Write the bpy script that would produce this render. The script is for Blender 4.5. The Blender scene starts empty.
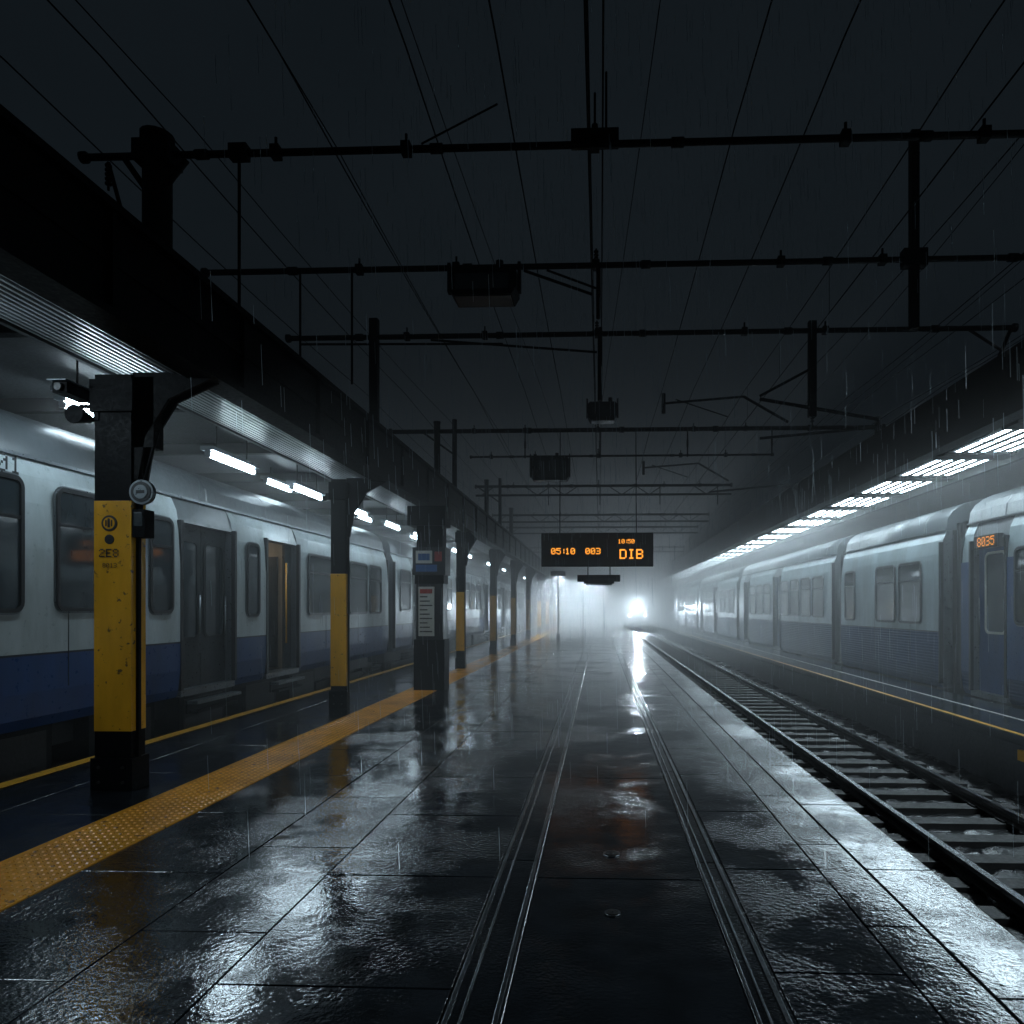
import bpy, math, random, bmesh
from mathutils import Vector, Matrix
random.seed(7)
scene = bpy.context.scene
scene.view_settings.view_transform = 'Standard'
scene.view_settings.look = 'None'
scene.view_settings.exposure = 0

# ------------------------------------------------------------------ materials
def mat_base(name):
    m = bpy.data.materials.new(name); m.use_nodes = True
    nt = m.node_tree
    b = nt.nodes.get('Principled BSDF')
    return m, nt, b
def N(nt, t, **kw):
    n = nt.nodes.new(t)
    for k, v in kw.items():
        setattr(n, k, v)
    return n
def L(nt, a, b): nt.links.new(a, b)

def painted(name, col, rough=0.4, metal=0.0, dirt=0.5, bump=0.15, scale=3.0, wear=None, wave=None, streak=True, spec=0.5, wpos=0.60):
    m, nt, b = mat_base(name)
    tc = N(nt, 'ShaderNodeTexCoord')
    mp = N(nt, 'ShaderNodeMapping'); mp.inputs['Scale'].default_value = (1, 1, 0.25 if streak else 1)
    L(nt, tc.outputs['Object'], mp.inputs['Vector'])
    n1 = N(nt, 'ShaderNodeTexNoise'); n1.inputs['Scale'].default_value = scale; n1.inputs['Detail'].default_value = 5; n1.inputs['Roughness'].default_value = 0.65
    L(nt, mp.outputs[0], n1.inputs['Vector'])
    r = N(nt, 'ShaderNodeValToRGB')
    r.color_ramp.elements[0].position = 0.3; r.color_ramp.elements[1].position = 0.65
    d = 1 - dirt
    r.color_ramp.elements[0].color = (col[0]*d, col[1]*d, col[2]*d*0.95, 1)
    r.color_ramp.elements[1].color = (*col, 1)
    L(nt, n1.outputs['Fac'], r.inputs['Fac'])
    out = r.outputs['Color']
    n2 = N(nt, 'ShaderNodeTexNoise'); n2.inputs['Scale'].default_value = scale*9; n2.inputs['Detail'].default_value = 4
    L(nt, tc.outputs['Object'], n2.inputs['Vector'])
    if wear:
        r2 = N(nt, 'ShaderNodeValToRGB')
        r2.color_ramp.elements[0].position = wpos; r2.color_ramp.elements[0].color = (0, 0, 0, 1)
        r2.color_ramp.elements[1].position = wpos+0.06; r2.color_ramp.elements[1].color = (1, 1, 1, 1)
        L(nt, n2.outputs['Fac'], r2.inputs['Fac'])
        mx = N(nt, 'ShaderNodeMixRGB'); mx.inputs['Color2'].default_value = (*wear, 1)
        L(nt, r2.outputs['Color'], mx.inputs['Fac']); L(nt, out, mx.inputs['Color1'])
        out = mx.outputs['Color']
    L(nt, out, b.inputs['Base Color'])
    mr = N(nt, 'ShaderNodeMapRange'); mr.inputs['To Min'].default_value = rough*0.6; mr.inputs['To Max'].default_value = min(1, rough*1.5)
    L(nt, n2.outputs['Fac'], mr.inputs['Value']); L(nt, mr.outputs[0], b.inputs['Roughness'])
    b.inputs['Metallic'].default_value = metal
    b.inputs['Specular IOR Level'].default_value = spec
    bp = N(nt, 'ShaderNodeBump'); bp.inputs['Strength'].default_value = bump; bp.inputs['Distance'].default_value = 0.01
    L(nt, n2.outputs['Fac'], bp.inputs['Height'])
    if wave:
        w = N(nt, 'ShaderNodeTexWave', bands_direction='Z'); w.inputs['Scale'].default_value = wave; 
        L(nt, tc.outputs['Object'], w.inputs['Vector'])
        b2 = N(nt, 'ShaderNodeBump'); b2.inputs['Strength'].default_value = 0.7; b2.inputs['Distance'].default_value = 0.012
        L(nt, w.outputs['Fac'], b2.inputs['Height']); L(nt, bp.outputs[0], b2.inputs['Normal']); L(nt, b2.outputs[0], b.inputs['Normal'])
    elif bump > 0:
        L(nt, bp.outputs[0], b.inputs['Normal'])
    return m

def emis(name, col, s):
    m, nt, b = mat_base(name)
    b.inputs['Base Color'].default_value = (*[c*0.5 for c in col], 1)
    b.inputs['Emission Color'].default_value = (*col, 1)
    b.inputs['Emission Strength'].default_value = s
    return m

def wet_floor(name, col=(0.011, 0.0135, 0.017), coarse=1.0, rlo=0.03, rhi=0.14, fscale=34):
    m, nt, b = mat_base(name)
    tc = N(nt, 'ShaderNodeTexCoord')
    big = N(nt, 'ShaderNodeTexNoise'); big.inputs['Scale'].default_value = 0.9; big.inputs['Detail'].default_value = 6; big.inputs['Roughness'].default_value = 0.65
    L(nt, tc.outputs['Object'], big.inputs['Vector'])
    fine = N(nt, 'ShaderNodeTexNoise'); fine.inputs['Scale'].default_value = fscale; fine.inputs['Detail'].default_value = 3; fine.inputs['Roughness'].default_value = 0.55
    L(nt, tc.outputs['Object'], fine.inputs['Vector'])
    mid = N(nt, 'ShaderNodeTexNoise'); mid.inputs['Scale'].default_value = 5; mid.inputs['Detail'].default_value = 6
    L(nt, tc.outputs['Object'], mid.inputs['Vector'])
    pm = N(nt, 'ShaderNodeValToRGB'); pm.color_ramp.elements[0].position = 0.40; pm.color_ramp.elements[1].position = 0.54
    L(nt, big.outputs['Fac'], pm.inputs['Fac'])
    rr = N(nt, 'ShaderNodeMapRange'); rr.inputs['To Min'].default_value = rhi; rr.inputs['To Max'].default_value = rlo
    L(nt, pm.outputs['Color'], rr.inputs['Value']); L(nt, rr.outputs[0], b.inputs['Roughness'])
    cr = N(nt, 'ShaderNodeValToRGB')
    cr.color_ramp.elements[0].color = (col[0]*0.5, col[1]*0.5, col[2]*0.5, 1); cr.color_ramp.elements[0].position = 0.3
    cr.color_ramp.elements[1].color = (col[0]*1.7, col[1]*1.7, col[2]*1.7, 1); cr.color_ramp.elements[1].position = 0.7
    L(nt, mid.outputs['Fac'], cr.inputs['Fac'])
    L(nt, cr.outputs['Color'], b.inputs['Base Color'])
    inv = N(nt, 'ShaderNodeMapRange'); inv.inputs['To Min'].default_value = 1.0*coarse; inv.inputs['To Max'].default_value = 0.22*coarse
    L(nt, pm.outputs['Color'], inv.inputs['Value'])
    b1 = N(nt, 'ShaderNodeBump'); b1.inputs['Distance'].default_value = 0.0065
    L(nt, fine.outputs['Fac'], b1.inputs['Height']); L(nt, inv.outputs[0], b1.inputs['Strength'])
    b0 = N(nt, 'ShaderNodeBump'); b0.inputs['Distance'].default_value = 0.012; b0.inputs['Strength'].default_value = 0.26
    L(nt, mid.outputs['Fac'], b0.inputs['Height']); L(nt, b0.outputs[0], b1.inputs['Normal'])
    L(nt, b1.outputs[0], b.inputs['Normal'])
    b.inputs['IOR'].default_value = 1.8
    return m

M = {}
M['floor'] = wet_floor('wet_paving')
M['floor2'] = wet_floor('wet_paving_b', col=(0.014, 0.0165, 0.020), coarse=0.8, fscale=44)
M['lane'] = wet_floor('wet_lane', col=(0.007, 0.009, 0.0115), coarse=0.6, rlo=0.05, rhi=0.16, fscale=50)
M['coping'] = wet_floor('wet_coping', col=(0.020, 0.025, 0.030), coarse=0.9)
M['concrete'] = painted('dark_concrete', (0.03, 0.033, 0.038), 0.5, dirt=0.6, scale=2)
M['ballast'] = wet_floor('wet_ballast', col=(0.012, 0.012, 0.013), coarse=4.0, rlo=0.2, rhi=0.4)
M['ground'] = painted('ground_soil', (0.03, 0.03, 0.03), 0.7, streak=False)
M['black'] = painted('black_steel', (0.004, 0.0045, 0.0055), 0.5, dirt=0.5, bump=0.25, spec=0.08)
M['iron'] = painted('gantry_steel', (0.005, 0.005, 0.0055), 0.6, dirt=0.4, bump=0.3, spec=0.15)
M['rust'] = painted('rusty_steel', (0.018, 0.016, 0.015), 0.55, dirt=0.5, bump=0.3)
M['yellow'] = painted('yellow_paint', (0.80, 0.39, 0.022), 0.22, dirt=0.35, wear=(0.12, 0.07, 0.02), scale=2.0, wpos=0.64)
M['tact'] = painted('tactile_yellow', (0.85, 0.35, 0.028), 0.2, dirt=0.4, wear=(0.2, 0.1, 0.03), scale=2, streak=False, wpos=0.62)
M['line'] = painted('line_yellow', (0.75, 0.38, 0.035), 0.3, dirt=0.5, wear=(0.08, 0.05, 0.03), scale=4, streak=False, wpos=0.62)
M['wline'] = painted('line_white', (0.6, 0.62, 0.62), 0.3, dirt=0.5, wear=(0.06, 0.06, 0.06), scale=4, streak=False)
M['white'] = painted('train_white', (0.50, 0.56, 0.58), 0.3, dirt=0.45, bump=0.04, scale=1.4)
M['whiter'] = painted('train_grey_white', (0.40, 0.48, 0.51), 0.35, dirt=0.45, bump=0.04, scale=1.4)
M['blue'] = painted('train_blue', (0.005, 0.045, 0.17), 0.3, dirt=0.4, bump=0.04, scale=1.6)
M['bluer'] = painted('train_blue_ribbed', (0.003, 0.030, 0.12), 0.45, dirt=0.4, bump=0.04, scale=1.6, wave=5.0, spec=0.2)
M['roof'] = painted('train_roof', (0.08, 0.092, 0.10), 0.4, dirt=0.5, bump=0.1, scale=1.5)
M['frame'] = painted('window_frame', (0.010, 0.011, 0.013), 0.35)
M['glass'] = painted('window_glass', (0.028, 0.038, 0.044), 0.06, dirt=0.6, bump=0.0, scale=0.9, spec=0.7)
M['door'] = painted('door_dark', (0.016, 0.02, 0.024), 0.3)
M['doorb'] = painted('door_blue', (0.004, 0.05, 0.19), 0.3)
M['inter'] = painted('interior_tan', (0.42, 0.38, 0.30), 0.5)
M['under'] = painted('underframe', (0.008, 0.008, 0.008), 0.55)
M['steel'] = painted('rail_steel', (0.42, 0.43, 0.45), 0.22, metal=1.0, dirt=0.3, bump=0.08, streak=False)
M['strip'] = painted('inlaid_metal', (0.42, 0.44, 0.46), 0.2, metal=1.0, dirt=0.4, bump=0.15, streak=False)
M['alu'] = painted('aluminium_trim', (0.22, 0.24, 0.26), 0.3, metal=0.8, dirt=0.3)
M['paper'] = painted('poster_paper', (0.6, 0.6, 0.56), 0.4, dirt=0.2, streak=False)
M['pblue'] = painted('poster_blue', (0.03, 0.12, 0.35), 0.4, dirt=0.2)
M['red'] = painted('red_paint', (0.5, 0.05, 0.03), 0.4)
M['corr'] = painted('corrugated_grey', (0.26, 0.28, 0.30), 0.35, dirt=0.5, metal=0.0, scale=1.2, streak=False)
M['ceil'] = painted('ceiling_dark', (0.06, 0.065, 0.07), 0.5, dirt=0.4)
M['wall'] = painted('station_wall_paint', (0.10, 0.105, 0.11), 0.6, dirt=0.5, scale=1)
M['tube'] = emis('lamp_tube', (0.69, 0.88, 1.0), 44)
M['slat'] = emis('lamp_slat', (0.70, 0.89, 1.0), 27)
M['led'] = emis('led_orange', (1.0, 0.34, 0.03), 1.9)
M['led2'] = emis('led_amber', (1.0, 0.34, 0.03), 1.3)
M['warm'] = emis('warm_lamp', (1.0, 0.80, 0.55), 7.0)
M['head'] = emis('headlight_glass', (0.93, 0.97, 1.0), 260)
M['flood'] = emis('added_fog_lamp_glow', (0.72, 0.89, 1.0), 1500)  # emitter of the added lamps that brighten the distant fog
M['dark'] = painted('matt_black', (0.004, 0.004, 0.005), 0.5)
M['rain'] = painted('rain_water', (0.7, 0.78, 0.85), 0.2, streak=False)

# ------------------------------------------------------------------ mesh builder
class B:
    def __init__(s): s.v = []; s.f = []; s.m = []; s.sm = []; s.mats = []
    def mi(s, k):
        if k not in s.mats: s.mats.append(k)
        return s.mats.index(k)
    def face(s, pts, k, smooth=False):
        i = len(s.v); s.v += [tuple(p) for p in pts]; s.f.append(tuple(range(i, i+len(pts)))); s.m.append(s.mi(k)); s.sm.append(smooth)
    def faces(s, pts, fs, k, smooth=False):
        i = len(s.v); s.v += [tuple(p) for p in pts]
        for f in fs:
            s.f.append(tuple(i+j for j in f)); s.m.append(s.mi(k)); s.sm.append(smooth)
    def box(s, x0, x1, y0, y1, z0, z1, k):
        x0, x1 = min(x0, x1), max(x0, x1); y0, y1 = min(y0, y1), max(y0, y1); z0, z1 = min(z0, z1), max(z0, z1)
        p = [(x0,y0,z0),(x1,y0,z0),(x1,y1,z0),(x0,y1,z0),(x0,y0,z1),(x1,y0,z1),(x1,y1,z1),(x0,y1,z1)]
        s.faces(p, [(0,3,2,1),(4,5,6,7),(0,1,5,4),(1,2,6,5),(2,3,7,6),(3,0,4,7)], k)
    def cyl(s, a, b, r, k, n=10, r2=None, caps=True, smooth=True):
        a = Vector(a); b = Vector(b); d = (b-a).normalized()
        u = d.orthogonal().normalized(); w = d.cross(u)
        r2 = r if r2 is None else r2
        p = [a + (u*math.cos(2*math.pi*i/n) + w*math.sin(2*math.pi*i/n))*r for i in range(n)] + \
            [b + (u*math.cos(2*math.pi*i/n) + w*math.sin(2*math.pi*i/n))*r2 for i in range(n)]
        s.faces(p, [(i, (i+1) % n, n+(i+1) % n, n+i) for i in range(n)], k, smooth)
        if caps:
            s.face(p[:n][::-1], k); s.face(p[n:], k)
    def prism_y(s, poly, y0, y1, k):
        n = len(poly)
        p = [(x, y0, z) for x, z in poly] + [(x, y1, z) for x, z in poly]
        ks = k if isinstance(k, list) else [k]*n
        for i in range(n):
            j = (i+1) % n
            s.face([p[i], p[j], p[n+j], p[n+i]], ks[i])
        kk = ks[0]
        s.face(p[:n][::-1], kk); s.face(p[n:], kk)
    def rr(s, y0, y1, z0, z1, r, n=5):
        pts = []
        for cy, cz, a0 in ((y1-r, z1-r, 0), (y0+r, z1-r, 90), (y0+r, z0+r, 180), (y1-r, z0+r, 270)):
            for i in range(n+1):
                a = math.radians(a0+90*i/n); pts.append((cy+r*math.cos(a), cz+r*math.sin(a)))
        return pts
    def plate_x(s, x, t, y0, y1, z0, z1, r, k):
        q = s.rr(y0, y1, z0, z1, r); n = len(q)
        s.face([(x+t, a, b) for a, b in q], k)
        p = [(x, a, b) for a, b in q] + [(x+t, a, b) for a, b in q]
        s.faces(p, [(i, (i+1) % n, n+(i+1) % n, n+i) for i in range(n)], k)
    def ring_x(s, x, t, y0, y1, z0, z1, r, w, k):
        o = s.rr(y0, y1, z0, z1, r); i_ = s.rr(y0+w, y1-w, z0+w, z1-w, max(0.01, r-w)); n = len(o)
        p = [(x+t, a, b) for a, b in o] + [(x+t, a, b) for a, b in i_] + [(x, a, b) for a, b in o] + [(x, a, b) for a, b in i_]
        fs = []
        for i in range(n):
            j = (i+1) % n
            fs += [(i, j, n+j, n+i), (i, j, 2*n+j, 2*n+i), (n+i, n+j, 3*n+j, 3*n+i)]
        s.faces(p, fs, k)
    def make(s, name, bevel=0, recalc=True):
        me = bpy.data.meshes.new(name); me.from_pydata(s.v, [], s.f)
        for k in s.mats: me.materials.append(M[k])
        me.polygons.foreach_set('material_index', s.m); me.polygons.foreach_set('use_smooth', s.sm)
        me.update()
        if recalc:
            bm = bmesh.new(); bm.from_mesh(me); bmesh.ops.remove_doubles(bm, verts=bm.verts, dist=1e-5); bmesh.ops.recalc_face_normals(bm, faces=bm.faces); bm.to_mesh(me); bm.free()
        o = bpy.data.objects.new(name, me); scene.collection.objects.link(o)
        if bevel:
            md = o.modifiers.new('bevel', 'BEVEL'); md.width = bevel; md.segments = 2; md.limit_method = 'ANGLE'; md.angle_limit = math.radians(50)
        return o

G = {'0':['01110','10001','10011','10101','11001','10001','01110'],'1':['00100','01100','00100','00100','00100','00100','01110'],
'2':['01110','10001','00001','00110','01000','10000','11111'],'3':['11110','00001','00001','01110','00001','00001','11110'],
'5':['11111','10000','11110','00001','00001','10001','01110'],'8':['01110','10001','10001','01110','10001','10001','01110'],
'6':['01110','10000','10000','11110','10001','10001','01110'],'4':['00010','00110','01010','10010','11111','00010','00010'],
':':['00000','00100','00100','00000','00100','00100','00000'],' ':['00000']*7,
'D':['11110','10001','10001','10001','10001','10001','11110'],'I':['01110','00100','00100','00100','00100','00100','01110'],
'B':['11110','10001','10001','11110','10001','10001','11110'],'E':['11111','10000','10000','11110','10000','10000','11111'],
'N':['10001','11001','10101','10101','10011','10001','10001'],'-':['00000','00000','00000','11111','00000','00000','00000'],
'A':['01110','10001','10001','11111','10001','10001','10001']}
def dots(b, text, o, ux, uz, d, k, fill=0.42):
    cx = 0
    for ch in text:
        g = G[ch]
        for r in range(7):
            for c in range(5):
                if g[r][c] == '1':
                    p = o + ux*((cx+c)*d) + uz*((6-r)*d); h = d*fill
                    b.face([p-ux*h-uz*h, p+ux*h-uz*h, p+ux*h+uz*h, p-ux*h+uz*h], k)
        cx += 4 if ch in ': ' else 6
VX, VY, VZ = Vector((1,0,0)), Vector((0,1,0)), Vector((0,0,1))

# ------------------------------------------------------------------ camera
cam = bpy.data.cameras.new('camera'); co = bpy.data.objects.new('camera', cam); scene.collection.objects.link(co)
f = 700.0; yaw = 2.2
cam.sensor_width = 36; cam.lens = 36*f/1024
cam.shift_x = -(88 - f*math.tan(math.radians(yaw)))/1024
cam.shift_y = 96/1024
co.location = (0, 0, 1.7); co.rotation_euler = (math.radians(90), 0, math.radians(yaw))
cam.clip_end = 2000
scene.camera = co

# ------------------------------------------------------------------ world
w = bpy.data.worlds.new('World'); scene.world = w; w.use_nodes = True
nt = w.node_tree; bg = nt.nodes['Background']
tc = N(nt, 'ShaderNodeTexCoord'); no = N(nt, 'ShaderNodeTexNoise'); no.inputs['Scale'].default_value = 1.6; no.inputs['Detail'].default_value = 5
L(nt, tc.outputs['Generated'], no.inputs['Vector'])
cr = N(nt, 'ShaderNodeValToRGB'); cr.color_ramp.elements[0].position = 0.3; cr.color_ramp.elements[1].position = 0.75
cr.color_ramp.elements[0].color = (0.0040, 0.0062, 0.0082, 1); cr.color_ramp.elements[1].color = (0.0078, 0.0112, 0.0142, 1)
L(nt, no.outputs['Fac'], cr.inputs['Fac']); L(nt, cr.outputs['Color'], bg.inputs['Color']); bg.inputs['Strength'].default_value = 1.0

# ------------------------------------------------------------------ ground, platforms, tracks
b = B(); b.face([(-400,-200,-1.0),(400,-200,-1.0),(400,900,-1.0),(-400,900,-1.0)], 'ground'); b.make('ground')
Y0, Y1 = -6, 110
b = B()
b.box(-5.85, 1.72, Y0, Y1, -0.95, -0.022, 'under')
b.box(1.722, 2.08, Y0, Y1, -0.95, -0.12, 'concrete')
def slabs(x0, x1, ln, k, off=0.0, g=0.003, tilt=0.0016, c=0.004, z=0.0):
    y = Y0 + off
    while y < Y1-0.1:
        l_ = ln if y < 45 else ln*4
        ya, yb = y+g, min(y+l_, Y1)-g
        xa, xb = x0+g, x1-g
        t1, t2 = random.uniform(-tilt, tilt), random.uniform(-tilt, tilt)
        h = lambda x, yy: z + (x-(xa+xb)/2)*t1 + (yy-(ya+yb)/2)*t2*0.5
        if y > 45: h = lambda x, yy: z
        top = [(xa+c,ya+c),(xb-c,ya+c),(xb-c,yb-c),(xa+c,yb-c)]; ed = [(xa,ya),(xb,ya),(xb,yb),(xa,yb)]
        p = [(x,yy,h(x,yy)) for x,yy in top] + [(x,yy,h(x,yy)-0.003) for x,yy in ed] + [(x,yy,-0.021) for x,yy in ed]
        fs = [(0,1,2,3)] + [(4+i,4+(i+1)%4,(i+1)%4,i) for i in range(4)] + [(8+i,8+(i+1)%4,4+(i+1)%4,4+i) for i in range(4)]
        kk = k if k != 'floor' else random.choice(('floor','floor','floor2'))
        b.faces(p, fs, kk); y += l_
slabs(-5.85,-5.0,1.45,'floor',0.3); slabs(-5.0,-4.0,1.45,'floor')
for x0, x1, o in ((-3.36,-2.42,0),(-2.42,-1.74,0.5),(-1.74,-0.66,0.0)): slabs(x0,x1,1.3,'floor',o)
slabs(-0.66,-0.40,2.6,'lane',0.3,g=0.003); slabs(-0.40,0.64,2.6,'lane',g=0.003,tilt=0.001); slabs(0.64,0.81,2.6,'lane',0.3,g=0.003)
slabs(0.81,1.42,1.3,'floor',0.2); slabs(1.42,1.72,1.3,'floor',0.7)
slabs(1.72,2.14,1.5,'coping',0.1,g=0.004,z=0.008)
b.make('station_platform')
b = B()
for x, wd in ((-0.635,0.022),(-0.575,0.012),(-0.43,0.022),(0.655,0.014),(0.70,0.012),(0.775,0.024)):
    b.box(x-wd/2, x+wd/2, Y0, Y1, -0.01, 0.010, 'strip')
b.make('inlaid_metal_track', bevel=0.003)
b = B()
b.box(-4.0, -3.36, Y0, Y1, -0.02, 0.006, 'tact')
yy = 2.6
while yy < 18:
    for i in range(9):
        x = -3.96 + 0.035 + i*0.0663
        n = 6; p = [(x+0.020*math.cos(2*math.pi*a/n), yy+0.020*math.sin(2*math.pi*a/n), 0.006) for a in range(n)] + [(x+0.011*math.cos(2*math.pi*a/n), yy+0.011*math.sin(2*math.pi*a/n), 0.013) for a in range(n)]
        b.faces(p, [(q, (q+1)%n, n+(q+1)%n, n+q) for q in range(n)] + [tuple(range(n, 2*n))], 'tact')
    yy += 0.0663
b.make('tactile_paving', recalc=False)
b = B(); b.face([(-5.79,Y0,0.008),(-5.62,Y0,0.008),(-5.62,Y1,0.008),(-5.79,Y1,0.008)], 'line'); b.make('platform_edge_line')
for (x, y, r) in ((0.08, 4.84, 0.06), (0.07, 3.9, 0.045)):
    b = B(); b.cyl((x,y,0.0),(x,y,0.007), r, 'strip', 16); b.cyl((x,y,0.007),(x,y,0.010), r*0.7, 'rust', 16); b.cyl((x,y,0.010),(x,y,0.012), r*0.2, 'strip', 8); b.make('drain_cover')

# right platform
b = B()
b.box(5.55, 7.05, Y0, Y1, -0.12, 0.0, 'coping'); b.box(5.66, 7.03, Y0, Y1, -0.95, -0.12, 'concrete')
b.face([(5.60,Y0,0.004),(5.69,Y0,0.004),(5.69,Y1,0.004),(5.60,Y1,0.004)], 'line')
b.face([(6.36,Y0,0.004),(6.42,Y0,0.004),(6.42,Y1,0.004),(6.36,Y1,0.004)], 'wline')
b.make('station_platform')
b = B(); b.box(5.60, 5.66, 9.4, 9.62, -0.34, -0.2, 'yellow'); b.make('track_marker_sign')

def track(xa, xb, z):
    b = B()
    nx, ny = 30, 500
    xs = [xa + (xb-xa)*i/nx for i in range(nx+1)]
    ys = [-4 + (Y1+4)*(j/ny)**1.6 for j in range(ny+1)]
    p = [(x, y, z + random.uniform(-0.025, 0.025)) for y in ys for x in xs]
    fs = [(j*(nx+1)+i, j*(nx+1)+i+1, (j+1)*(nx+1)+i+1, (j+1)*(nx+1)+i) for j in range(ny) for i in range(nx)]
    b.faces(p, fs, 'ballast')
    b.make('ballast_bed', recalc=False)
def rails(xc, z, g=1.34):
    b = B()
    y = -3
    while y < Y1:
        b.box(xc-1.1, xc+1.1, y, y+0.24, z-0.05, z+0.035, 'rust'); 
        for sx in (-1, 1):
            b.box(xc+sx*g/2-0.11, xc+sx*g/2+0.11, y+0.04, y+0.2, z+0.03, z+0.055, 'iron')
        y += 0.62
    for sx in (-1, 1):
        x = xc+sx*g/2
        b.prism_y([(x-0.07,z+0.04),(x+0.07,z+0.04),(x+0.07,z+0.055),(x+0.012,z+0.07),(x+0.012,z+0.125),(x-0.012,z+0.125),(x-0.012,z+0.07),(x-0.07,z+0.055)], -4, Y1, 'rust')
        b.box(x-0.034, x+0.034, -4, Y1, z+0.125, z+0.17, 'steel')
    b.make('railway_track')
track(2.0, 5.7, -0.82); rails(4.05, -0.80)
track(-11.0, -5.8, -0.82); rails(-7.7, -0.80, 1.435)
track(7.0, 12.2, -0.82); rails(8.75, -0.80, 1.435)

# ------------------------------------------------------------------ trains
def window(b, X, s, ya, yb, z0, z1, off=0.03, trans=True, r=0.10):
    x = X + s*off
    b.plate_x(x, s*0.008, ya+0.02, yb-0.02, z0+0.02, z1-0.02, r, 'glass')
    b.ring_x(x, s*0.030, ya, yb, z0, z1, r+0.02, 0.045, 'frame')
    b.ring_x(x, s*0.012, ya-0.02, yb+0.02, z0-0.02, z1+0.02, r+0.04, 0.03, 'alu')
    if trans:
        zt = z0 + (z1-z0)*0.70
        b.box(x, x+s*0.024, ya+0.03, yb-0.03, zt-0.018, zt+0.018, 'frame')

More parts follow.
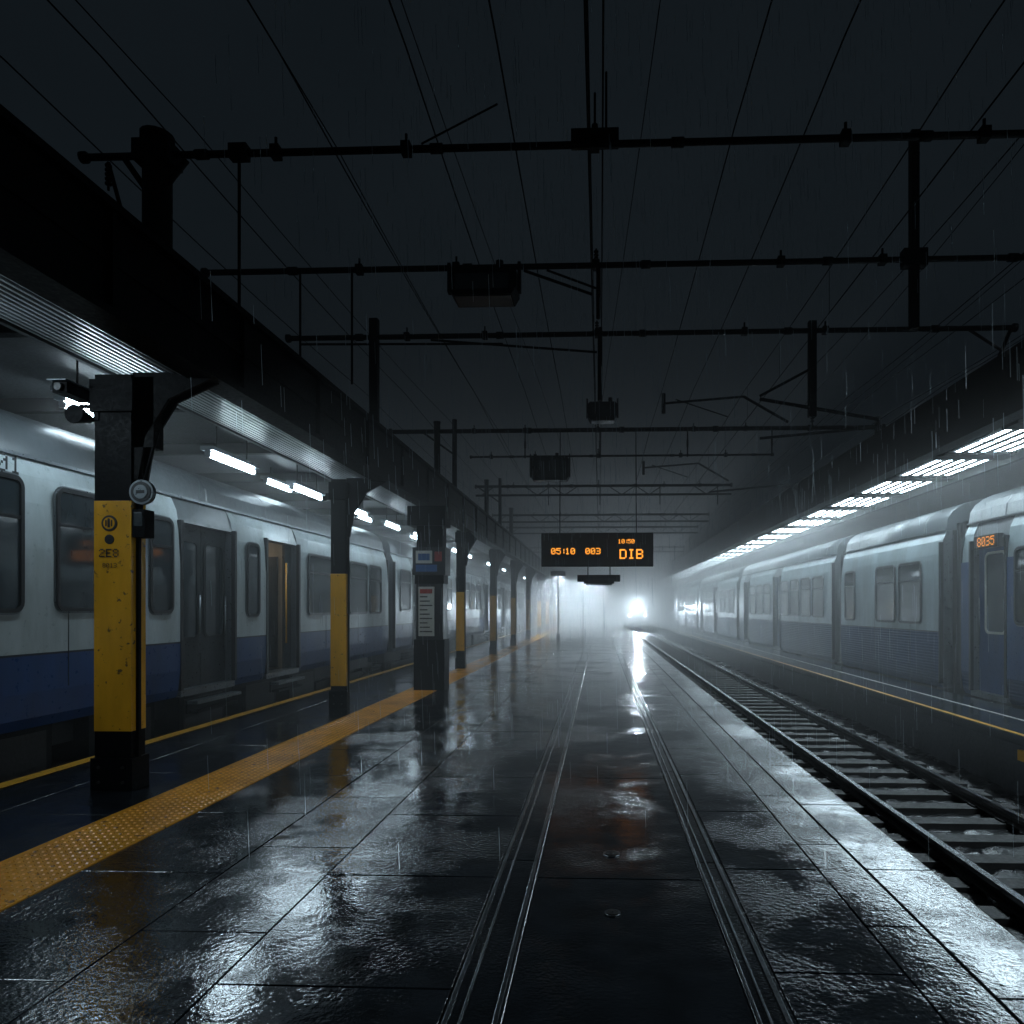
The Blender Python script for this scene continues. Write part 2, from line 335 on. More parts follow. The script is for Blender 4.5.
def car(b, X, s, y0, y1, feats, zb, ribbed=False):
    W = 2.85
    lo = 'bluer' if ribbed else 'blue'; up = 'whiter' if ribbed else 'white'
    prof = [(-0.06,zb),(0.0,zb+0.12),(0.03,zb+0.4),(0.03,1.18),(0.03,1.205),(0.03,2.35),(0.0,2.85),(-0.05,3.15),(-0.14,3.36)]
    cols = [lo, lo, lo, 'frame', up, up, up, up]
    doors = sorted([q for q in feats if q[0] == 'door'], key=lambda q: q[1])
    segs = []; c = y0
    for d in doors:
        segs.append((c, d[1])); c = d[2]
    segs.append((c, y1))
    for a, e in segs:
        if e-a < 0.02: continue
        for i in range(len(prof)-1):
            (o1, z1), (o2, z2) = prof[i], prof[i+1]
            b.face([(X+s*o1,a,z1),(X+s*o1,e,z1),(X+s*o2,e,z2),(X+s*o2,a,z2)], cols[i])
        for yy_ in (a, e):
            b.face([(X+s*o, yy_, z) for o, z in prof] + [(X-s*0.25, yy_, 3.36), (X-s*0.25, yy_, zb)], 'alu')
        yj = a+1.4
        while yj < e-0.6:
            b.box(X+s*0.030, X+s*0.034, yj-0.006, yj+0.006, zb+0.42, 2.3, 'frame'); yj += 2.1
    HD = 2.98
    for d in doors:
        _, a, e, kind = d
        b.face([(X+s*-0.02,a,HD),(X+s*-0.02,e,HD),(X-s*0.14,e,3.36),(X-s*0.14,a,3.36)], 'white' if kind == 'open' else 'roof')
        b.face([(X-s*0.02,a,HD),(X-s*0.02,e,HD),(X-s*0.25,e,HD),(X-s*0.25,a,HD)], 'frame')
        b.box(X-s*0.25, X+s*0.02, a, e, zb, zb+0.10, 'alu')
        mid = (a+e)/2
        dm = 'doorb' if kind == 'blue' else 'door'
        if kind in ('dark', 'blue'):
            for (p, q) in ((a+0.02, mid-0.008), (mid+0.008, e-0.02)) if e-a > 1.2 and kind == 'dark' else ((a+0.03, e-0.03),):
                b.box(X-s*0.19, X-s*0.13, p, q, zb+0.1, HD, dm)
                wd = q-p; m_ = 0.15*min(1, wd) if kind == 'dark' else 0.26
                b.plate_x(X-s*0.13, s*0.006, p+m_, q-m_, 1.25, 2.72, 0.10, 'glass')
                b.ring_x(X-s*0.13, s*0.02, p+m_-0.04, q-m_+0.04, 1.21, 2.76, 0.13, 0.045, 'paper' if kind == 'blue' else 'frame')
                b.cyl((X-s*0.09, q-0.07, 1.0), (X-s*0.09, q-0.07, 1.9), 0.014, 'alu', 8)
            b.box(X-s*0.20, X-s*0.192, a, e, zb, 3.3, 'dark')
        else:
            xb = X-s*1.5
            b.box(X-s*0.25, xb, a, e, zb+0.02, zb+0.08, 'under')
            b.box(xb-s*0.04, xb, a, e, zb, 3.1, 'inter')
            b.box(X-s*0.25, xb, a-0.03, a, zb, 3.1, 'inter'); b.box(X-s*0.25, xb, e, e+0.03, zb, 3.1, 'inter')
            b.box(X-s*0.25, xb, a, e, 3.04, 3.1, 'inter')
            b.box(X-s*0.6, X-s*1.2, mid-0.12, mid+0.12, 3.0, 3.035, 'warm')
            b.box(X-s*0.19, X-s*0.14, e-0.30, e-0.02, zb+0.1, HD, 'door')
            b.box(X-s*0.19, X-s*0.14, a+0.02, a+0.16, zb+0.1, HD, 'door')
            b.cyl((X-s*0.08, a+0.24, 1.0), (X-s*0.08, a+0.24, 2.6), 0.018, 'yellow', 8)
            b.cyl((X-s*0.08, e-0.36, 1.0), (X-s*0.08, e-0.36, 2.6), 0.018, 'yellow', 8)
            b.box(X-s*0.42, X-s*1.00, e-0.05, e-0.001, zb+0.1, 2.75, 'door'); b.box(X-s*0.52, X-s*0.90, e-0.06, e-0.05, 1.3, 2.55, 'glass')
            b.box(xb, xb+s*0.42, mid-0.1, e-0.06, zb+0.5, zb+0.6, 'blue'); b.box(xb, xb+s*0.1, mid-0.1, e-0.06, zb+0.6, zb+1.15, 'blue')
            b.box(xb, xb+s*0.012, a+0.1, mid-0.2, 1.4, 2.6, 'glass')
        b.box(X+s*0.02, X+s*0.20, a+0.12, e-0.12, zb-0.12, zb-0.07, 'alu')
        b.box(X+s*0.0, X+s*0.17, a+0.18, e-0.18, zb-0.26, zb-0.22, 'iron')
        b.box(X+s*0.02, X+s*0.04, a+0.12, e-0.12, zb-0.26, zb-0.07, 'iron')
        for q in (a, e):
            b.box(X-s*0.02, X+s*0.045, q-0.03, q+0.03, zb+0.1, 3.0, 'frame')
    c = y0+0.03
    for d in doors:
        if d[3] == 'open':
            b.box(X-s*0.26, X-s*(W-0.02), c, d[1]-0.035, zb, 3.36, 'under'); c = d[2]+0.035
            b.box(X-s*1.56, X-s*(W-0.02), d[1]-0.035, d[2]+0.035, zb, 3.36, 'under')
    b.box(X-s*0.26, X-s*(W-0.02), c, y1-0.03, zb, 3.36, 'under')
    b.box(X-s*(W-0.015), X-s*W, y0, y1, zb, 3.36, 'white')
    n = 14; pts = []
    for i in range(n+1):
        t = i/n; a = math.pi*t
        ox = -W/2 + (W/2-0.12)*math.cos(a); oz = 3.36 + 0.72*(math.sin(a)**0.72)
        pts.append((X+s*ox, oz))
    for i in range(n):
        b.faces([(pts[i][0],y0,pts[i][1]),(pts[i+1][0],y0,pts[i+1][1]),(pts[i+1][0],y1,pts[i+1][1]),(pts[i][0],y1,pts[i][1])], [(0,1,2,3)], 'roof', True)
    b.face([(x, y0, z) for x, z in pts], 'roof'); b.face([(x, y1, z) for x, z in pts], 'roof')
    b.box(X-s*0.14, X-s*0.085, y0, y1, 3.35, 3.385, 'alu')
    yr = y0+1.0
    while yr < y1-0.5:
        for i in range(n):
            x1_, z1_ = pts[i]; x2_, z2_ = pts[i+1]
            b.face([(x1_,yr,z1_+0.012),(x2_,yr,z2_+0.012),(x2_,yr+0.05,z2_+0.012),(x1_,yr+0.05,z1_+0.012)], 'roof')
        yr += 2.0
    for q in feats:
        if q[0] == 'win': window(b, X, s, q[1], q[2], q[3], q[4], trans=(len(q) < 6))
    for q in (y0, y1):
        b.box(X-s*0.05, X+s*0.036, q-0.02, q+0.02, zb+0.1, 3.1, 'frame')
    b.box(X-s*0.45, X-s*2.4, y0+0.4, y1-0.4, zb-0.35, zb, 'under')
    bz = -0.63+0.44
    for yc in (y0+2.6, y1-2.6):
        for dy in (-1.1, 1.1):
            for ox in (0.62, 2.06):
                b.cyl((X-s*ox, yc+dy, bz), (X-s*(ox+0.12), yc+dy, bz), 0.44, 'iron', 24)
            b.cyl((X-s*0.42, yc+dy, bz), (X-s*0.6, yc+dy, bz), 0.13, 'rust', 14)
        b.box(X-s*0.40, X-s*0.50, yc-1.6, yc+1.6, bz-0.02, bz+0.16, 'iron')
        for dy in (-0.25, 0.25):
            for kq in range(5):
                b.cyl((X-s*0.40, yc+dy, bz+0.16+kq*0.05), (X-s*0.40, yc+dy, bz+0.185+kq*0.05), 0.10, 'rust', 12)
    yq = y0+5
    while yq < y1-5:
        b.box(X-s*0.25, X-s*0.8, yq, yq+1.3, zb-0.62, zb-0.02, 'iron'); b.box(X-s*0.235, X-s*0.25, yq+0.1, yq+1.2, zb-0.55, zb-0.1, 'rust'); yq += 1.9

def gangway(b, X, s, y0, y1, zb):
    n = 7
    for i in range(n):
        a = y0 + (y1-y0)*i/n; e = y0 + (y1-y0)*(i+1)/n
        o = 0.28 if i % 2 else 0.34
        b.box(X-s*o, X-s*(2.85-o), a, e, zb+0.1, 3.5-(0.06 if i % 2 else 0), 'dark')

b = B(); XL = -6.2; zb = 0.38
F = [('win',1.2,3.2,1.70,3.05),('win',3.9,5.2,1.70,3.05),('win',5.6,7.25,1.65,3.10),('win',7.70,8.50,1.66,3.08),('win',9.35,9.88,1.62,2.98),
     ('door',10.1,11.62,'dark'),('win',11.98,12.45,1.55,2.85,1),('door',12.75,14.15,'open'),('win',14.55,15.95,1.55,2.85),('win',17.0,18.3,1.55,2.85),('win',18.5,19.5,1.55,2.85)]
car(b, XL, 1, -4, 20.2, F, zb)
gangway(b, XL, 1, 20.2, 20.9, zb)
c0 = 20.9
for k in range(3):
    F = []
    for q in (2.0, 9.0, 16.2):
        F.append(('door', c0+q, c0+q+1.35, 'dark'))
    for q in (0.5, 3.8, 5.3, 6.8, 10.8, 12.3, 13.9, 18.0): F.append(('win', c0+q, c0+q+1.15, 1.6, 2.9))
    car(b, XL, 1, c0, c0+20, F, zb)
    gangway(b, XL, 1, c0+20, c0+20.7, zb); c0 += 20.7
dots(b, '01', Vector((XL+0.02, 6.95, 3.13)), VY, VZ, 0.028, 'frame', 0.5)
dots(b, '5304', Vector((XL+0.035, 8.75, 1.45)), VY, VZ, 0.014, 'frame', 0.5)
b.make('passenger_train')

b = B(); XR = 7.25; zb = 0.0
F = [('win',8.0,9.3,1.35,2.85),('win',10.2,11.4,1.35,2.85),('door',12.75,13.95,'blue')]
car(b, XR, -1, -2, 14.3, F, zb, True)
b.box(XR-0.034, XR-0.04, 11.45, 12.70, 0.45, 2.6, 'doorb'); b.box(XR-0.034, XR-0.04, 13.99, 14.27, 0.45, 2.6, 'doorb')
window(b, XR-0.01, -1, 11.72, 12.45, 1.4, 2.75)
b.box(XR-0.06, XR+0.06, 12.95, 13.75, 2.82, 3.06, 'dark')
dots(b, '8035', Vector((XR-0.064, 13.62, 2.87)), -VY, VZ, 0.025, 'led2', 0.42)
gangway(b, XR, -1, 14.3, 15.2, zb)
F = [('win',16.0,17.2,1.35,2.75),('win',17.4,18.6,1.35,2.75),('win',20.1,20.9,1.35,2.75)]
car(b, XR, -1, 15.2, 21.3, F, zb, True)
gangway(b, XR, -1, 21.3, 22.1, zb)
c0 = 22.1
for k in range(4):
    F = [('win', c0+q, c0+q+1.15, 1.4, 2.75) for q in (0.8, 2.2, 3.6, 5.0, 7.9, 9.3, 10.7)] + [('door', c0+6.3, c0+7.4, 'blue'), ('door', c0+12.2, c0+13.3, 'dark')]
    car(b, XR, -1, c0, c0+14.5, F, zb, True); gangway(b, XR, -1, c0+14.5, c0+15.2, zb); c0 += 15.2
b.make('passenger_train')

# oncoming train
b = B(); xc = 4.05; ty = 76
prof = [(xc-1.35,-0.1),(xc+1.35,-0.1),(xc+1.4,1.5),(xc+1.35,2.6),(xc+1.0,3.1),(xc-1.0,3.1),(xc-1.35,2.6),(xc-1.4,1.5)]
b.prism_y(prof, ty, ty+20, 'blue')
b.box(xc-1.1, xc-0.1, ty-0.04, ty, 1.7, 2.6, 'glass'); b.box(xc+0.1, xc+1.1, ty-0.04, ty, 1.7, 2.6, 'glass')
b.box(xc-1.2, xc+1.2, ty-0.25, ty, -0.3, 0.1, 'iron')
for sx in (-0.85, 0.85): b.cyl((xc+sx, ty-0.06, 0.9), (xc+sx, ty, 0.9), 0.10, 'head', 12)
b.cyl((xc, ty-0.06, 1.85), (xc, ty, 1.85), 0.2, 'head', 12)
tr = b.make('passenger_train')
ld = bpy.data.lights.new('headlight_beam', 'SPOT'); ld.energy = 52000; ld.spot_size = math.radians(75); ld.spot_blend = 1.0; ld.shadow_soft_size = 0.25; ld.color = (0.72, 0.88, 1.0)
lo = bpy.data.objects.new('headlight_beam', ld); scene.collection.objects.link(lo); lo.location = (xc, ty-0.2, 1.85); lo.rotation_euler = (math.radians(90), 0, math.radians(180-6)); lo.parent = tr

# made-up hooded lamps, added far down the platform to make the fog glow
for y, x in ((40, -2.4), (50, -1.2), (60, 0.3), (70, -1.0)):
    b = B(); b.cyl((x,y,0),(x,y,0.25),0.12,'iron',12); b.cyl((x,y,0.25),(x,y,3.75),0.06,'iron',10,r2=0.04)
    b.prism_y([(x-0.42,3.66),(x+0.42,3.66),(x+0.3,3.84),(x-0.3,3.84)], y+0.08, y+0.72, 'iron')
    b.box(x-0.42, x+0.42, y+0.04, y+0.08, 3.52, 3.80, 'iron'); b.box(x-0.42, x-0.40, y+0.08, y+0.72, 3.54, 3.66, 'iron'); b.box(x+0.40, x+0.42, y+0.08, y+0.72, 3.54, 3.66, 'iron')
    b.box(x-0.34, x+0.34, y+0.14, y+0.68, 3.645, 3.655, 'flood')
    b.make('added_fog_lamp')

# ------------------------------------------------------------------ left canopy
CY0, CY1 = -5, 100
b = B()
b.box(-3.80, -3.62, CY0, CY1, 3.90, 4.62, 'black')
b.box(-3.86, -3.54, CY0, CY1, 4.62, 4.68, 'black'); b.box(-3.84, -3.56, CY0, CY1, 3.84, 3.90, 'black')
b.box(-3.62, -3.60, CY0, CY1, 4.25, 4.29, 'black')
y = CY0+0.5
while y < 60:
    b.box(-3.62, -3.57, y, y+0.05, 3.90, 4.62, 'black'); y += 1.9
nr = 11; pts = []
for i in range(nr):
    for fr, hz in ((0.0, 0), (0.40, 0), (0.5, 0.045), (0.90, 0.045)):
        t = (i+fr)/nr; pts.append((-3.86-1.25*t, 3.86+0.30*t+hz))
for p_, q_ in zip(pts, pts[1:]):
    b.face([(p_[0],CY0,p_[1]),(q_[0],CY0,q_[1]),(q_[0],CY1,q_[1]),(p_[0],CY1,p_[1])], 'corr')
b.box(-5.15, -5.10, CY0, CY1, 4.14, 4.56, 'ceil')
b.box(-11.2, -3.9, CY0, CY1, 4.56, 4.61, 'ceil')
y = CY0+1
while y < CY1:
    b.box(-11.1, -5.16, y, y+0.12, 4.38, 4.559, 'black'); y += 2.65
b.make('platform_canopy', recalc=True)
b = B(); b.box(-11.4, -11.2, CY0, CY1, -0.95, 4.7, 'wall'); 
for k in range(18): b.box(-11.2, -11.12, k*6-3, k*6-2.6, -0.95, 4.55, 'black')
b.make('station_wall')

def tube_lamp(x, y, z, l=1.25, drop=4.56):
    b = B()
    b.box(x-0.09, x+0.09, y-0.05, y+l+0.05, z+0.055, z+0.11, 'alu')
    b.cyl((x, y, z), (x, y+l, z), 0.038, 'tube', 6, caps=False)
    for q in (y-0.04, y+l): b.box(x-0.035, x+0.035, q, q+0.04, z-0.04, z+0.055, 'alu')
    for q in (y+0.2, y+l-0.2): b.cyl((x, q, z+0.1), (x, q, drop), 0.01, 'iron', 6)
    b.make('fluorescent_lamp')
y = 1.6
while y < 66:
    tube_lamp(-5.45, y, 3.84); y += 2.65 if y < 26 else 5.3
y = 3.2
while y < 30:
    tube_lamp(-6.7, y, 4.24, 1.1); y += 5.3

# ------------------------------------------------------------------ right canopy
b = B()
b.prism_y([(6.15,4.62),(6.32,4.62),(6.32,5.3),(6.15,5.6)], CY0, CY1, 'black')
b.box(6.10, 6.40, CY0, CY1, 4.58, 4.62, 'black')
b.prism_y([(6.32,5.25),(12.2,6.0),(12.2,6.1),(6.32,5.45)], CY0, CY1, 'black')
b.box(7.75, 12.2, CY0, CY1, 4.62, 4.66, 'ceil'); b.box(7.70, 7.80, CY0, CY1, 4.44, 4.62, 'black')
y = CY0
while y < CY1:
    b.box(6.38, 7.72, y-0.16, y+0.28, 4.53, 4.82, 'black'); y += 2.3
b.make('platform_canopy')
b = B(); b.box(12.2, 12.4, CY0, CY1, -0.95, 6.0, 'wall')
for k in range(18): b.box(12.12, 12.2, k*6-3, k*6-2.6, -0.95, 4.6, 'black')
b.make('station_wall')
y = CY0+2.3
while y < 66:
    b = B()
    b.box(6.45, 7.65, y+0.30, y+2.12, 4.66, 4.72, 'frame')
    for q in (6.45, 7.61): b.box(q, q+0.04, y+0.30, y+2.12, 4.58, 4.66, 'alu')
    for q in (y+0.30, y+2.08): b.box(6.49, 7.61, q, q+0.04, 4.58, 4.66, 'alu')
    for i in range(5):
        x = 6.60 + i*0.225
        b.box(x-0.042, x+0.042, y+0.36, y+2.06, 4.575, 4.585, 'slat')
        if i: b.box(x-0.120, x-0.105, y+0.34, y+2.08, 4.55, 4.66, 'black')
    yy = y+0.30+1.82/2; b.box(6.49, 7.61, yy, yy+0.02, 4.555, 4.572, 'frame')
    b.make('ceiling_light_panel'); y += 2.3

# ------------------------------------------------------------------ pillars
def pillar(x, y, wd, dp, zy0, zy1, detail=0, top=3.88):
    b = B()
    x0, x1 = x-wd/2, x+wd/2
    b.box(x0-0.025, x1+0.025, y-0.025, y+dp+0.025, 0.0, 0.30, 'black')
    b.box(x0, x1, y, y+dp, 0.30, zy0, 'black')
    b.box(x0-0.004, x1+0.004, y-0.004, y+dp+0.004, zy0, zy1, 'yellow')
    b.box(x0, x1, y, y+dp, zy1, top, 'black')
    b.box(x0-0.03, x1+0.03, y-0.03, y+dp+0.03, top-0.35, top-0.05, 'black')
    for yq in (y+0.02, y+dp-0.05):
        pts = [(x1, 2.9), (x1+0.05, 2.9), (x1+0.12, 3.3), (x1+0.34, 3.65), (-3.63, 3.83), (-3.63, 3.90), (x1, 3.90)]
        b.prism_y(pts, yq, yq+0.03, 'black')
    for zz in (0.08, 0.22):
        for dx in (0.06, wd-0.06): b.cyl((x0+dx, y-0.045, zz), (x0+dx, y-0.02, zz), 0.014, 'rust', 8)
    b.box(x1+0.004, x1+0.03, y+0.06, y+0.10, 0.3, 3.4, 'black')
    if detail:
        cx = x-0.03
        b.cyl((cx, y-0.004, 2.49), (cx, y-0.010, 2.49), 0.075, 'frame', 24)
        b.cyl((cx, y-0.010, 2.49), (cx, y-0.013, 2.49), 0.055, 'yellow', 24)
        b.box(cx-0.012, cx+0.012, y-0.016, y-0.0135, 2.45, 2.53, 'frame'); b.box(cx-0.034, cx-0.02, y-0.016, y-0.0135, 2.46, 2.52, 'frame'); b.box(cx+0.02, cx+0.034, y-0.016, y-0.0135, 2.46, 2.52, 'frame')
        b.cyl((cx, y-0.004, 2.34), (cx, y-0.010, 2.34), 0.045, 'frame', 20)
        dots(b, '2E8', Vector((cx-0.09, y-0.012, 2.18)), VX, VZ, 0.011, 'frame', 0.5)
        dots(b, '8013', Vector((cx-0.06, y-0.012, 2.08)), VX, VZ, 0.006, 'frame', 0.5)
        bx = x1+0.10; yb = y-0.01
        b.cyl((bx, yb, 2.78), (bx, yb+0.05, 2.78), 0.115, 'alu', 28)
        b.cyl((bx, yb-0.006, 2.78), (bx, yb, 2.78), 0.095, 'frame', 28)
        b.cyl((bx, yb-0.012, 2.78), (bx, yb-0.006, 2.78), 0.065, 'alu', 24)
        b.box(bx-0.04, bx+0.04, yb-0.015, yb-0.012, 2.765, 2.795, 'frame')
        b.box(x1+0.01, x1+0.13, y+0.0, y+0.14, 2.36, 2.62, 'black'); b.box(x1+0.03, x1+0.11, y-0.006, y, 2.46, 2.59, 'glass')
        b.box(x1, x1+0.2, y+0.02, y+0.17, 3.2, 3.86, 'black')
        b.cyl((x1+0.06, y+0.05, 2.62),(x1+0.06, y+0.05, 3.3),0.018,'black',8); b.cyl((x1+0.1, y+0.05, 2.9),(x1+0.22, y+0.05, 3.35),0.018,'black',8)
    return b.make('platform_pillar', bevel=0.006)
pillar(-4.54, 6.36, 0.35, 0.20, 0.55, 2.70, 1)
pillar(-4.42, 11.67, 0.26, 0.10, 0.38, 2.28)
pillar(-4.20, 0.6, 0.35, 0.2, 0.55, 2.70)
for y in (19.5, 25.5, 31.5, 38, 45, 52, 60, 68): pillar(-3.92, y, 0.22, 0.2, 0.5, 2.15)

def post(x, y, z0, z1, r=0.09):
    b = B(); b.cyl((x,y,z0),(x,y,z1), r, 'iron', 16); b.cyl((x,y,z1),(x,y,z1+0.05), r*1.15, 'iron', 16)
    b.box(x-r*1.7, x+r*1.7, y-r*1.7, y+r*1.7, z0, z0+0.04, 'iron')
    for a in range(4):
        c, s_ = math.cos(a*math.pi/2), math.sin(a*math.pi/2)
        b.cyl((x+c*r*1.6, y+s_*r*1.6, z0), (x+c*r*0.8, y+s_*r*0.8, z0+0.4), 0.02, 'iron', 6)
    return b

b = B(); x0, x1, y0, y1 = -3.84, -3.20, 14.3, 14.75
b.box(x0, x1, y0, y1, 0.0, 1.05, 'black'); b.box(x0+0.04, x1-0.04, y0+0.05, y1-0.05, 1.05, 2.2, 'frame')
b.box(x0+0.09, x1-0.22, y0+0.03, y0+0.05, 1.12, 2.14, 'paper'); b.box(x1-0.18, x1-0.06, y0+0.03, y0+0.05, 1.12, 2.14, 'frame')
for i in range(9): b.box(x0+0.12, x1-0.26-0.05*(i%3), y0+0.026, y0+0.0295, 1.2+i*0.09, 1.225+i*0.09, 'frame')
b.box(x0+0.12, x1-0.26, y0+0.024, y0+0.0295, 2.0, 2.09, 'red')
b.box(x0+0.02, x1-0.02, y0+0.02, y1-0.02, 2.2, 2.38, 'black')
b.box(x0-0.02, x1+0.02, y0-0.02, y1+0.02, 2.38, 2.95, 'frame')
b.box(x0+0.05, x1-0.25, y0-0.028, y0-0.021, 2.62, 2.88, 'paper'); b.box(x0+0.05, x1-0.15, y0-0.028, y0-0.021, 2.45, 2.59, 'pblue')
b.box(x0+0.10, x1-0.3, y0-0.033, y0-0.029, 2.68, 2.82, 'pblue'); b.box(x1-0.2, x1-0.05, y0-0.028, y0-0.021, 2.66, 2.86, 'red')
b.box(x0+0.05, x1-0.05, y0+0.05, y1-0.05, 2.95, 3.8, 'black'); b.box(x0-0.12, x1+0.02, y0-0.05, y1+0.05, 3.4, 3.8, 'black')
b.make('information_pillar', bevel=0.008)

b = B(); X = -4.72; Y = 6.3
b.box(X, X+0.05, Y+0.05, Y+0.2, 3.45, 3.7, 'black')
b.cyl((X, Y+0.12, 3.6), (X-0.18, Y+0.12, 3.6), 0.02, 'black', 8)
b.box(X-0.26, X-0.12, Y-0.12, Y+0.22, 3.66, 3.76, 'black'); b.box(X-0.28, X-0.10, Y-0.16, Y+0.22, 3.76, 3.775, 'alu')
b.cyl((X-0.19, Y-0.12, 3.71), (X-0.19, Y-0.15, 3.71), 0.038, 'frame', 14)
b.cyl((X-0.15, Y+0.0, 3.5), (X-0.15, Y+0.2, 3.5), 0.09, 'black', 16, r2=0.04); b.cyl((X-0.15, Y+0.2, 3.5), (X-0.02, Y+0.2, 3.5), 0.025, 'black', 8)
b.make('security_camera', bevel=0.004)

# ------------------------------------------------------------------ catenary gantries
def insul(b, p, d=(0,0,-1), n=3, r=0.032, step=0.045):
    p = Vector(p); d = Vector(d)
    b.cyl(p, p+d*(n*step+0.06), 0.012, 'iron', 6)
    for i in range(n): b.cyl(p+d*(0.03+i*step), p+d*(0.048+i*step), r, 'iron', 10)
def gantry(y, z, xa, xb, wires, truss=False, r=0.042, extra=None):
    b = B()
    b.cyl((xa,y,z),(xb,y,z), r, 'iron', 10)
    if truss:
        b.cyl((xa,y,z-0.33),(xb,y,z-0.33), r*0.8, 'iron', 8)
        x = xa+0.2; k = 0
        while x < xb-0.6:
            b.cyl((x,y,z),(x+0.5,y,z-0.33), 0.018, 'iron', 6) if k % 2 else b.cyl((x,y,z-0.33),(x+0.5,y,z), 0.018, 'iron', 6)
            x += 0.5 if k % 4 else 1.6; k += 1
    x = xa+1.2
    while x < xb:
        b.cyl((x-0.06,y,z),(x+0.06,y,z), r*1.4, 'iron', 10); x += 2.35
    for x in (xa, xb): b.cyl((x-0.03,y,z),(x+0.03,y,z), r*1.6, 'iron', 10)
    for x in wires:
        if xa < x < xb:
            b.box(x-0.045, x+0.045, y-0.05, y+0.05, z-0.055, z+0.06, 'iron')
            if abs(x) > 1.5: b.cyl((x,y,z),(x,y,z+0.15),0.015,'iron',6)
            else: insul(b, (x,y,z+0.22), n=3)
    if extra: extra(b)
    b.make('catenary_gantry')
WX = [-3.2,-1.9,-0.05,2.35,3.65]
def e1(b):
    y=6.8; z=6.2
    b.cyl((-3.57,y,z),(-3.57,y,4.68),0.016,'iron',8); b.box(-3.66,-3.48,y-0.05,y+0.05,z-0.06,z+0.08,'iron')
    b.cyl((-4.75,y,z),(-4.4,y,z-0.5),0.03,'iron',8); b.cyl((-4.9,y,z-0.06),(-4.75,y,z-0.6),0.02,'iron',8)
    b.cyl((-4.1,y,z-0.05),(-4.35,y,z-0.35),0.03,'iron',8)
    b.box(-4.58,-4.22,y-0.13,y+0.13,z-0.1,z+0.1,'iron')
    insul(b, (-4.9,y,z-0.05), n=5)
    b.box(-0.28,0.18,y-0.05,y+0.05,z-0.02,z+0.13,'iron')
    b.cyl((-0.05,y,z),(-0.05,y,z+0.5),0.012,'iron',6); b.cyl((0.06,y,z),(0.06,y,z+0.7),0.012,'iron',6)
    b.cyl((-1.75,y,z+0.05),(-1.0,y,z+0.42),0.010,'iron',6)
gantry(6.8, 6.2, -5.15, 9.0, WX, extra=e1, r=0.034)
def e2(b):
    y=9.2; z=6.2
    b.box(4.0,4.1,y-0.05,y+0.05,5.3,7.85,'iron'); b.box(3.9,4.2,y-0.07,y+0.07,z-0.1,z+0.12,'iron')
    for x in (-4.0,-3.3): b.cyl((x,y,z),(x,y,4.68),0.016,'iron',8)
    b.cyl((-0.02,y,z),(-0.02,y,5.5),0.03,'iron',8); insul(b,(-0.02,y,5.95))
    b.cyl((-1.0,y,z-0.05),(-0.1,y,z-0.38),0.02,'iron',8); b.cyl((-0.7,y,z-0.05),(-0.05,y,z-0.3),0.016,'iron',8)
gantry(9.2, 6.2, -5.3, 9.5, WX, extra=e2, r=0.038)
def e3(b):
    y=11.5; z=6.2
    b.box(-3.82,-3.68,y-0.06,y+0.06,4.68,6.5,'iron'); b.box(3.38,3.5,y-0.05,y+0.05,4.8,6.35,'iron')
    b.cyl((0.0,y,z+0.1),(0.0,y,5.1),0.04,'iron',10); b.cyl((-2.8,y,z-0.06),(-0.05,y,z-0.3),0.02,'iron',8); b.cyl((-5.0,y,z-0.1),(-1.6,y,z-0.14),0.02,'iron',8)
    b.cyl((6.6,y,z),(6.35,y,5.6),0.03,'iron',8); b.cyl((5.9,y,z),(6.5,y,z-0.4),0.025,'iron',8)
    b.cyl((2.6,y,5.1),(4.5,y,4.75),0.03,'iron',8); b.cyl((2.6,y,5.15),(3.45,y,5.6),0.022,'iron',8)
    insul(b,(3.44,y,4.95),n=5)
gantry(11.5, 6.2, -5.2, 6.65, WX, extra=e3)
def arms(y, z):
    def e(b):
        b.cyl((-3.7,y,4.68),(-3.7,y,z+0.3),0.06,'iron',10)
        for x in (-1.9,0.0,2.2,4.3): b.cyl((x,y,z),(x,y,z-0.7),0.018,'iron',6); insul(b,(x,y,z-0.25),n=4)
        b.cyl((1.6,y,z+0.65),(3.6,y,z+0.8),0.03,'iron',8); b.cyl((3.6,y,z+0.8),(4.7,y,z+0.15),0.035,'iron',8); b.cyl((1.9,y,z+0.75),(3.2,y,z+0.3),0.016,'iron',6); b.cyl((1.6,y,z+0.9),(1.6,y,z+0.4),0.05,'iron',8)
        b.cyl((4.0,y,z-0.25),(6.9,y,z),0.035,'iron',8)
        b.cyl((-4.5,y,z-0.03),(-3.7,y,z-0.6),0.025,'iron',6)
    return e
gantry(17.7, 6.2, -5.35, 7.05, WX, extra=arms(17.7,6.2), r=0.055)
gantry(20.5, 6.15, -3.8, 5.0, WX, r=0.03)
gantry(25.8, 6.2, -4.6, 4.8, WX, True, r=0.05, extra=arms(25.8,6.2))
gantry(33.8, 6.2, -5.2, 5.2, WX, True, r=0.05)
gantry(39.0, 6.2, -5.2, 5.4, WX, True, r=0.05)
gantry(52.0, 6.2, -5.2, 6.2, WX, True, r=0.06)
for (x, y, zt, r) in ((-4.4, 6.8, 6.35, 0.135), (-4.15, 17.7, 6.4, 0.08), (-4.2, 25.8, 6.4, 0.08), (6.9, 17.7, 6.4, 0.07), (-4.3,33.8,6.5,0.1)):
    post(x, y, 4.61 if x < 0 else 5.4, zt, r).make('steel_post')

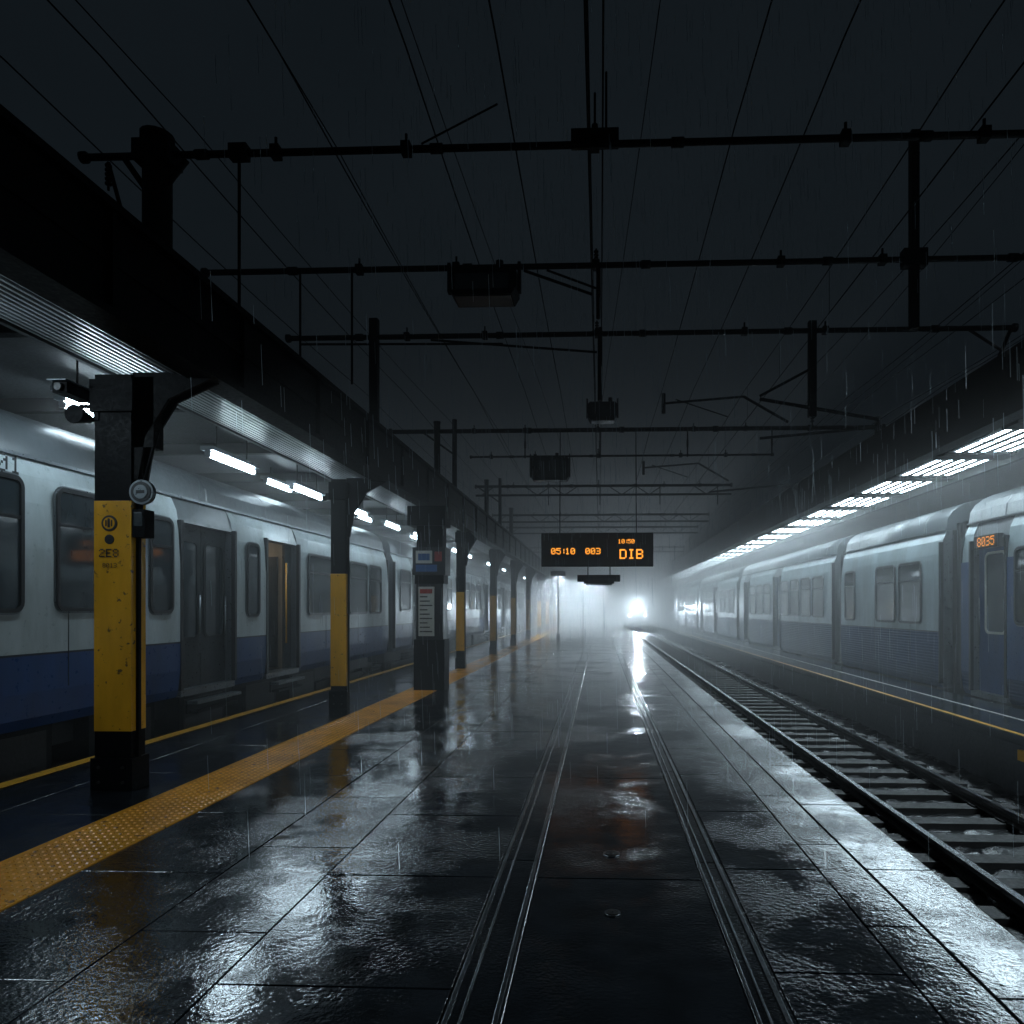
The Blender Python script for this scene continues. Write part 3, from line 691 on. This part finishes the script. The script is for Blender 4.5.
def flood(x0, x1, y, z0, z1):
    b = B()
    b.prism_y([(x0,z0+0.1),(x0+0.06,z0),(x1-0.06,z0),(x1,z0+0.1),(x1,z1-0.05),(x1-0.05,z1),(x0+0.05,z1),(x0,z1-0.05)], y-0.2, y+0.2, 'black')
    b.box(x0+0.1, x1-0.1, y-0.215, y-0.2, z0+0.06, z1-0.1, 'glass'); b.box(x0+0.08, x1-0.08, y-0.17, y+0.17, z0-0.015, z0, 'frame')
    b.box(x0-0.04, x0, y-0.05, y+0.05, z0+0.1, z1+0.12, 'iron'); b.box(x1, x1+0.04, y-0.05, y+0.05, z0+0.1, z1+0.12, 'iron')
    b.cyl(((x0+x1)/2+0.2, y, z1), ((x0+x1)/2+0.2, y, z1+0.15), 0.05, 'iron', 10)
    b.make('floodlight')
flood(-1.95, -1.07, 9.1, 5.72, 6.08)
flood(-0.30, 0.42, 17.5, 6.35, 6.80)
flood(-2.0, -0.9, 20.3, 5.40, 6.05)

def wire(x, z, r=0.009, sag=0.10, xd=0.0, drop=None, dx=0.0):
    b = B(); nodes = [-3, 6.8, 17.7, 33.8, 52, 72, 95]
    pts = []
    for i in range(len(nodes)-1):
        a, e = nodes[i], nodes[i+1]
        for j in range(6):
            t = j/6; yv = a+(e-a)*t
            pts.append(Vector((x + dx*yv + xd*math.sin(yv*0.17), yv, z - sag*4*t*(1-t))))
    pts.append(Vector((x+dx*nodes[-1], nodes[-1], z)))
    for p, q in zip(pts, pts[1:]): b.cyl(p, q, r, 'iron', 5, caps=False)
    if drop:
        zc = drop
        b.cyl((x,-3,zc),(x,95,zc), r, 'iron', 5, caps=False)
        yv = 2
        while yv < 60:
            b.cyl((x,yv,zc),(x,yv,z-sag*0.3), 0.005, 'iron', 4, caps=False); yv += 3.1
    b.make('overhead_wire')
for x in (-6.0,-5.0,-3.2): wire(x, 7.2, xd=0.03)
wire(-1.9, 7.2); wire(-1.0, 7.2, 0.010); wire(-0.12, 7.4, 0.011, drop=6.5); wire(0.03, 7.0, 0.011)
wire(2.35, 7.2); wire(3.65, 7.2, drop=6.4); wire(6.1, 6.9); wire(7.2, 7.4); wire(5.2,7.6); wire(8.5,7.2)
wire(1.3, 6.35, 0.007); wire(-2.6, 6.25, 0.006)
wire(-2.2, 7.8, 0.006, dx=0.03); wire(0.9, 7.9, 0.006, dx=-0.04); wire(4.4, 7.0, 0.006, dx=0.05); wire(7.8, 6.6, 0.007, dx=-0.03)
wire(-4.2, 6.5, 0.006, dx=0.02); wire(5.4, 6.3, 0.006, dx=0.01)

# ------------------------------------------------------------------ departure board
b = B(); y = 17.3; x0, x1, z0, z1 = -1.42, 1.28, 2.76, 3.52
b.box(x0, x1, y, y+0.22, z0, z1, 'dark')
for q in ((x0-0.03,x1+0.03,z1,z1+0.03),(x0-0.03,x1+0.03,z0-0.03,z0)): b.box(q[0], q[1], y-0.02, y+0.24, q[2], q[3], 'black')
b.box(x0-0.03, x0, y-0.02, y+0.24, z0, z1, 'black'); b.box(x1, x1+0.03, y-0.02, y+0.24, z0, z1, 'black')
yf = y-0.006
dots(b, '05:10', Vector((-1.20, yf, 3.04)), VX, VZ, 0.022, 'led', 0.5)
dots(b, '003', Vector((-0.35, yf, 3.04)), VX, VZ, 0.022, 'led', 0.5)
dots(b, 'DIB', Vector((0.50, yf, 2.93)), VX, VZ, 0.034, 'led', 0.5)
dots(b, '10:50', Vector((0.45, yf, 3.30)), VX, VZ, 0.015, 'led', 0.5)
for x in (-1.0, 0.9): b.cyl((x, y+0.11, z1), (x, 17.6, 6.2), 0.012, 'iron', 8)
b.make('departure_board')
b = B()
b.box(-0.56, 0.5, 17.3, 17.6, 2.36, 2.52, 'black'); b.box(-0.4, 0.35, 17.28, 17.3, 2.30, 2.42, 'frame'); b.box(-0.35, 0.3, 17.35, 17.55, 2.27, 2.36, 'alu')
for x in (-0.3, 0.25): b.cyl((x, 17.41, 2.5), (x, 17.41, 2.74), 0.015, 'iron', 6)
b.make('announcement_speaker', bevel=0.01)

# ------------------------------------------------------------------ rain
b = B()
for i in range(6500):
    y = random.uniform(4.5, 22) ; x = random.uniform(-3.5, 6.0)*min(1, y/8+0.25); z = random.uniform(0.1, 13); l_ = random.uniform(0.12, 0.38)
    b.cyl((x, y, z), (x+0.03*l_, y+0.02*l_, z-l_), 0.0009 if z < 3 else 0.0022, 'rain', 3, caps=False, smooth=False)
b.make('rain', recalc=False)

# ------------------------------------------------------------------ fog
def fog(name, x0, x1, y0, y1, z0, z1, dens, g=0.35):
    m = bpy.data.materials.new(name); m.use_nodes = True; nt = m.node_tree
    for n_ in list(nt.nodes):
        if n_.type != 'OUTPUT_MATERIAL': nt.nodes.remove(n_)
    out = [n_ for n_ in nt.nodes][0]
    v = N(nt, 'ShaderNodeVolumeScatter'); v.inputs['Density'].default_value = dens; v.inputs['Anisotropy'].default_value = g; v.inputs['Color'].default_value = (1.0, 1.0, 1.0, 1)
    L(nt, v.outputs[0], out.inputs['Volume'])
    M[name] = m
    b = B(); b.box(x0, x1, y0, y1, z0, z1, name); b.make('fog')
fog('fog_near', -11.19, 12.11, 6.0, 19.99, 0.03, 12, 0.018)
fog('fog_far', -11.19, 12.11, 20.0, 100, 0.03, 12, 0.055)
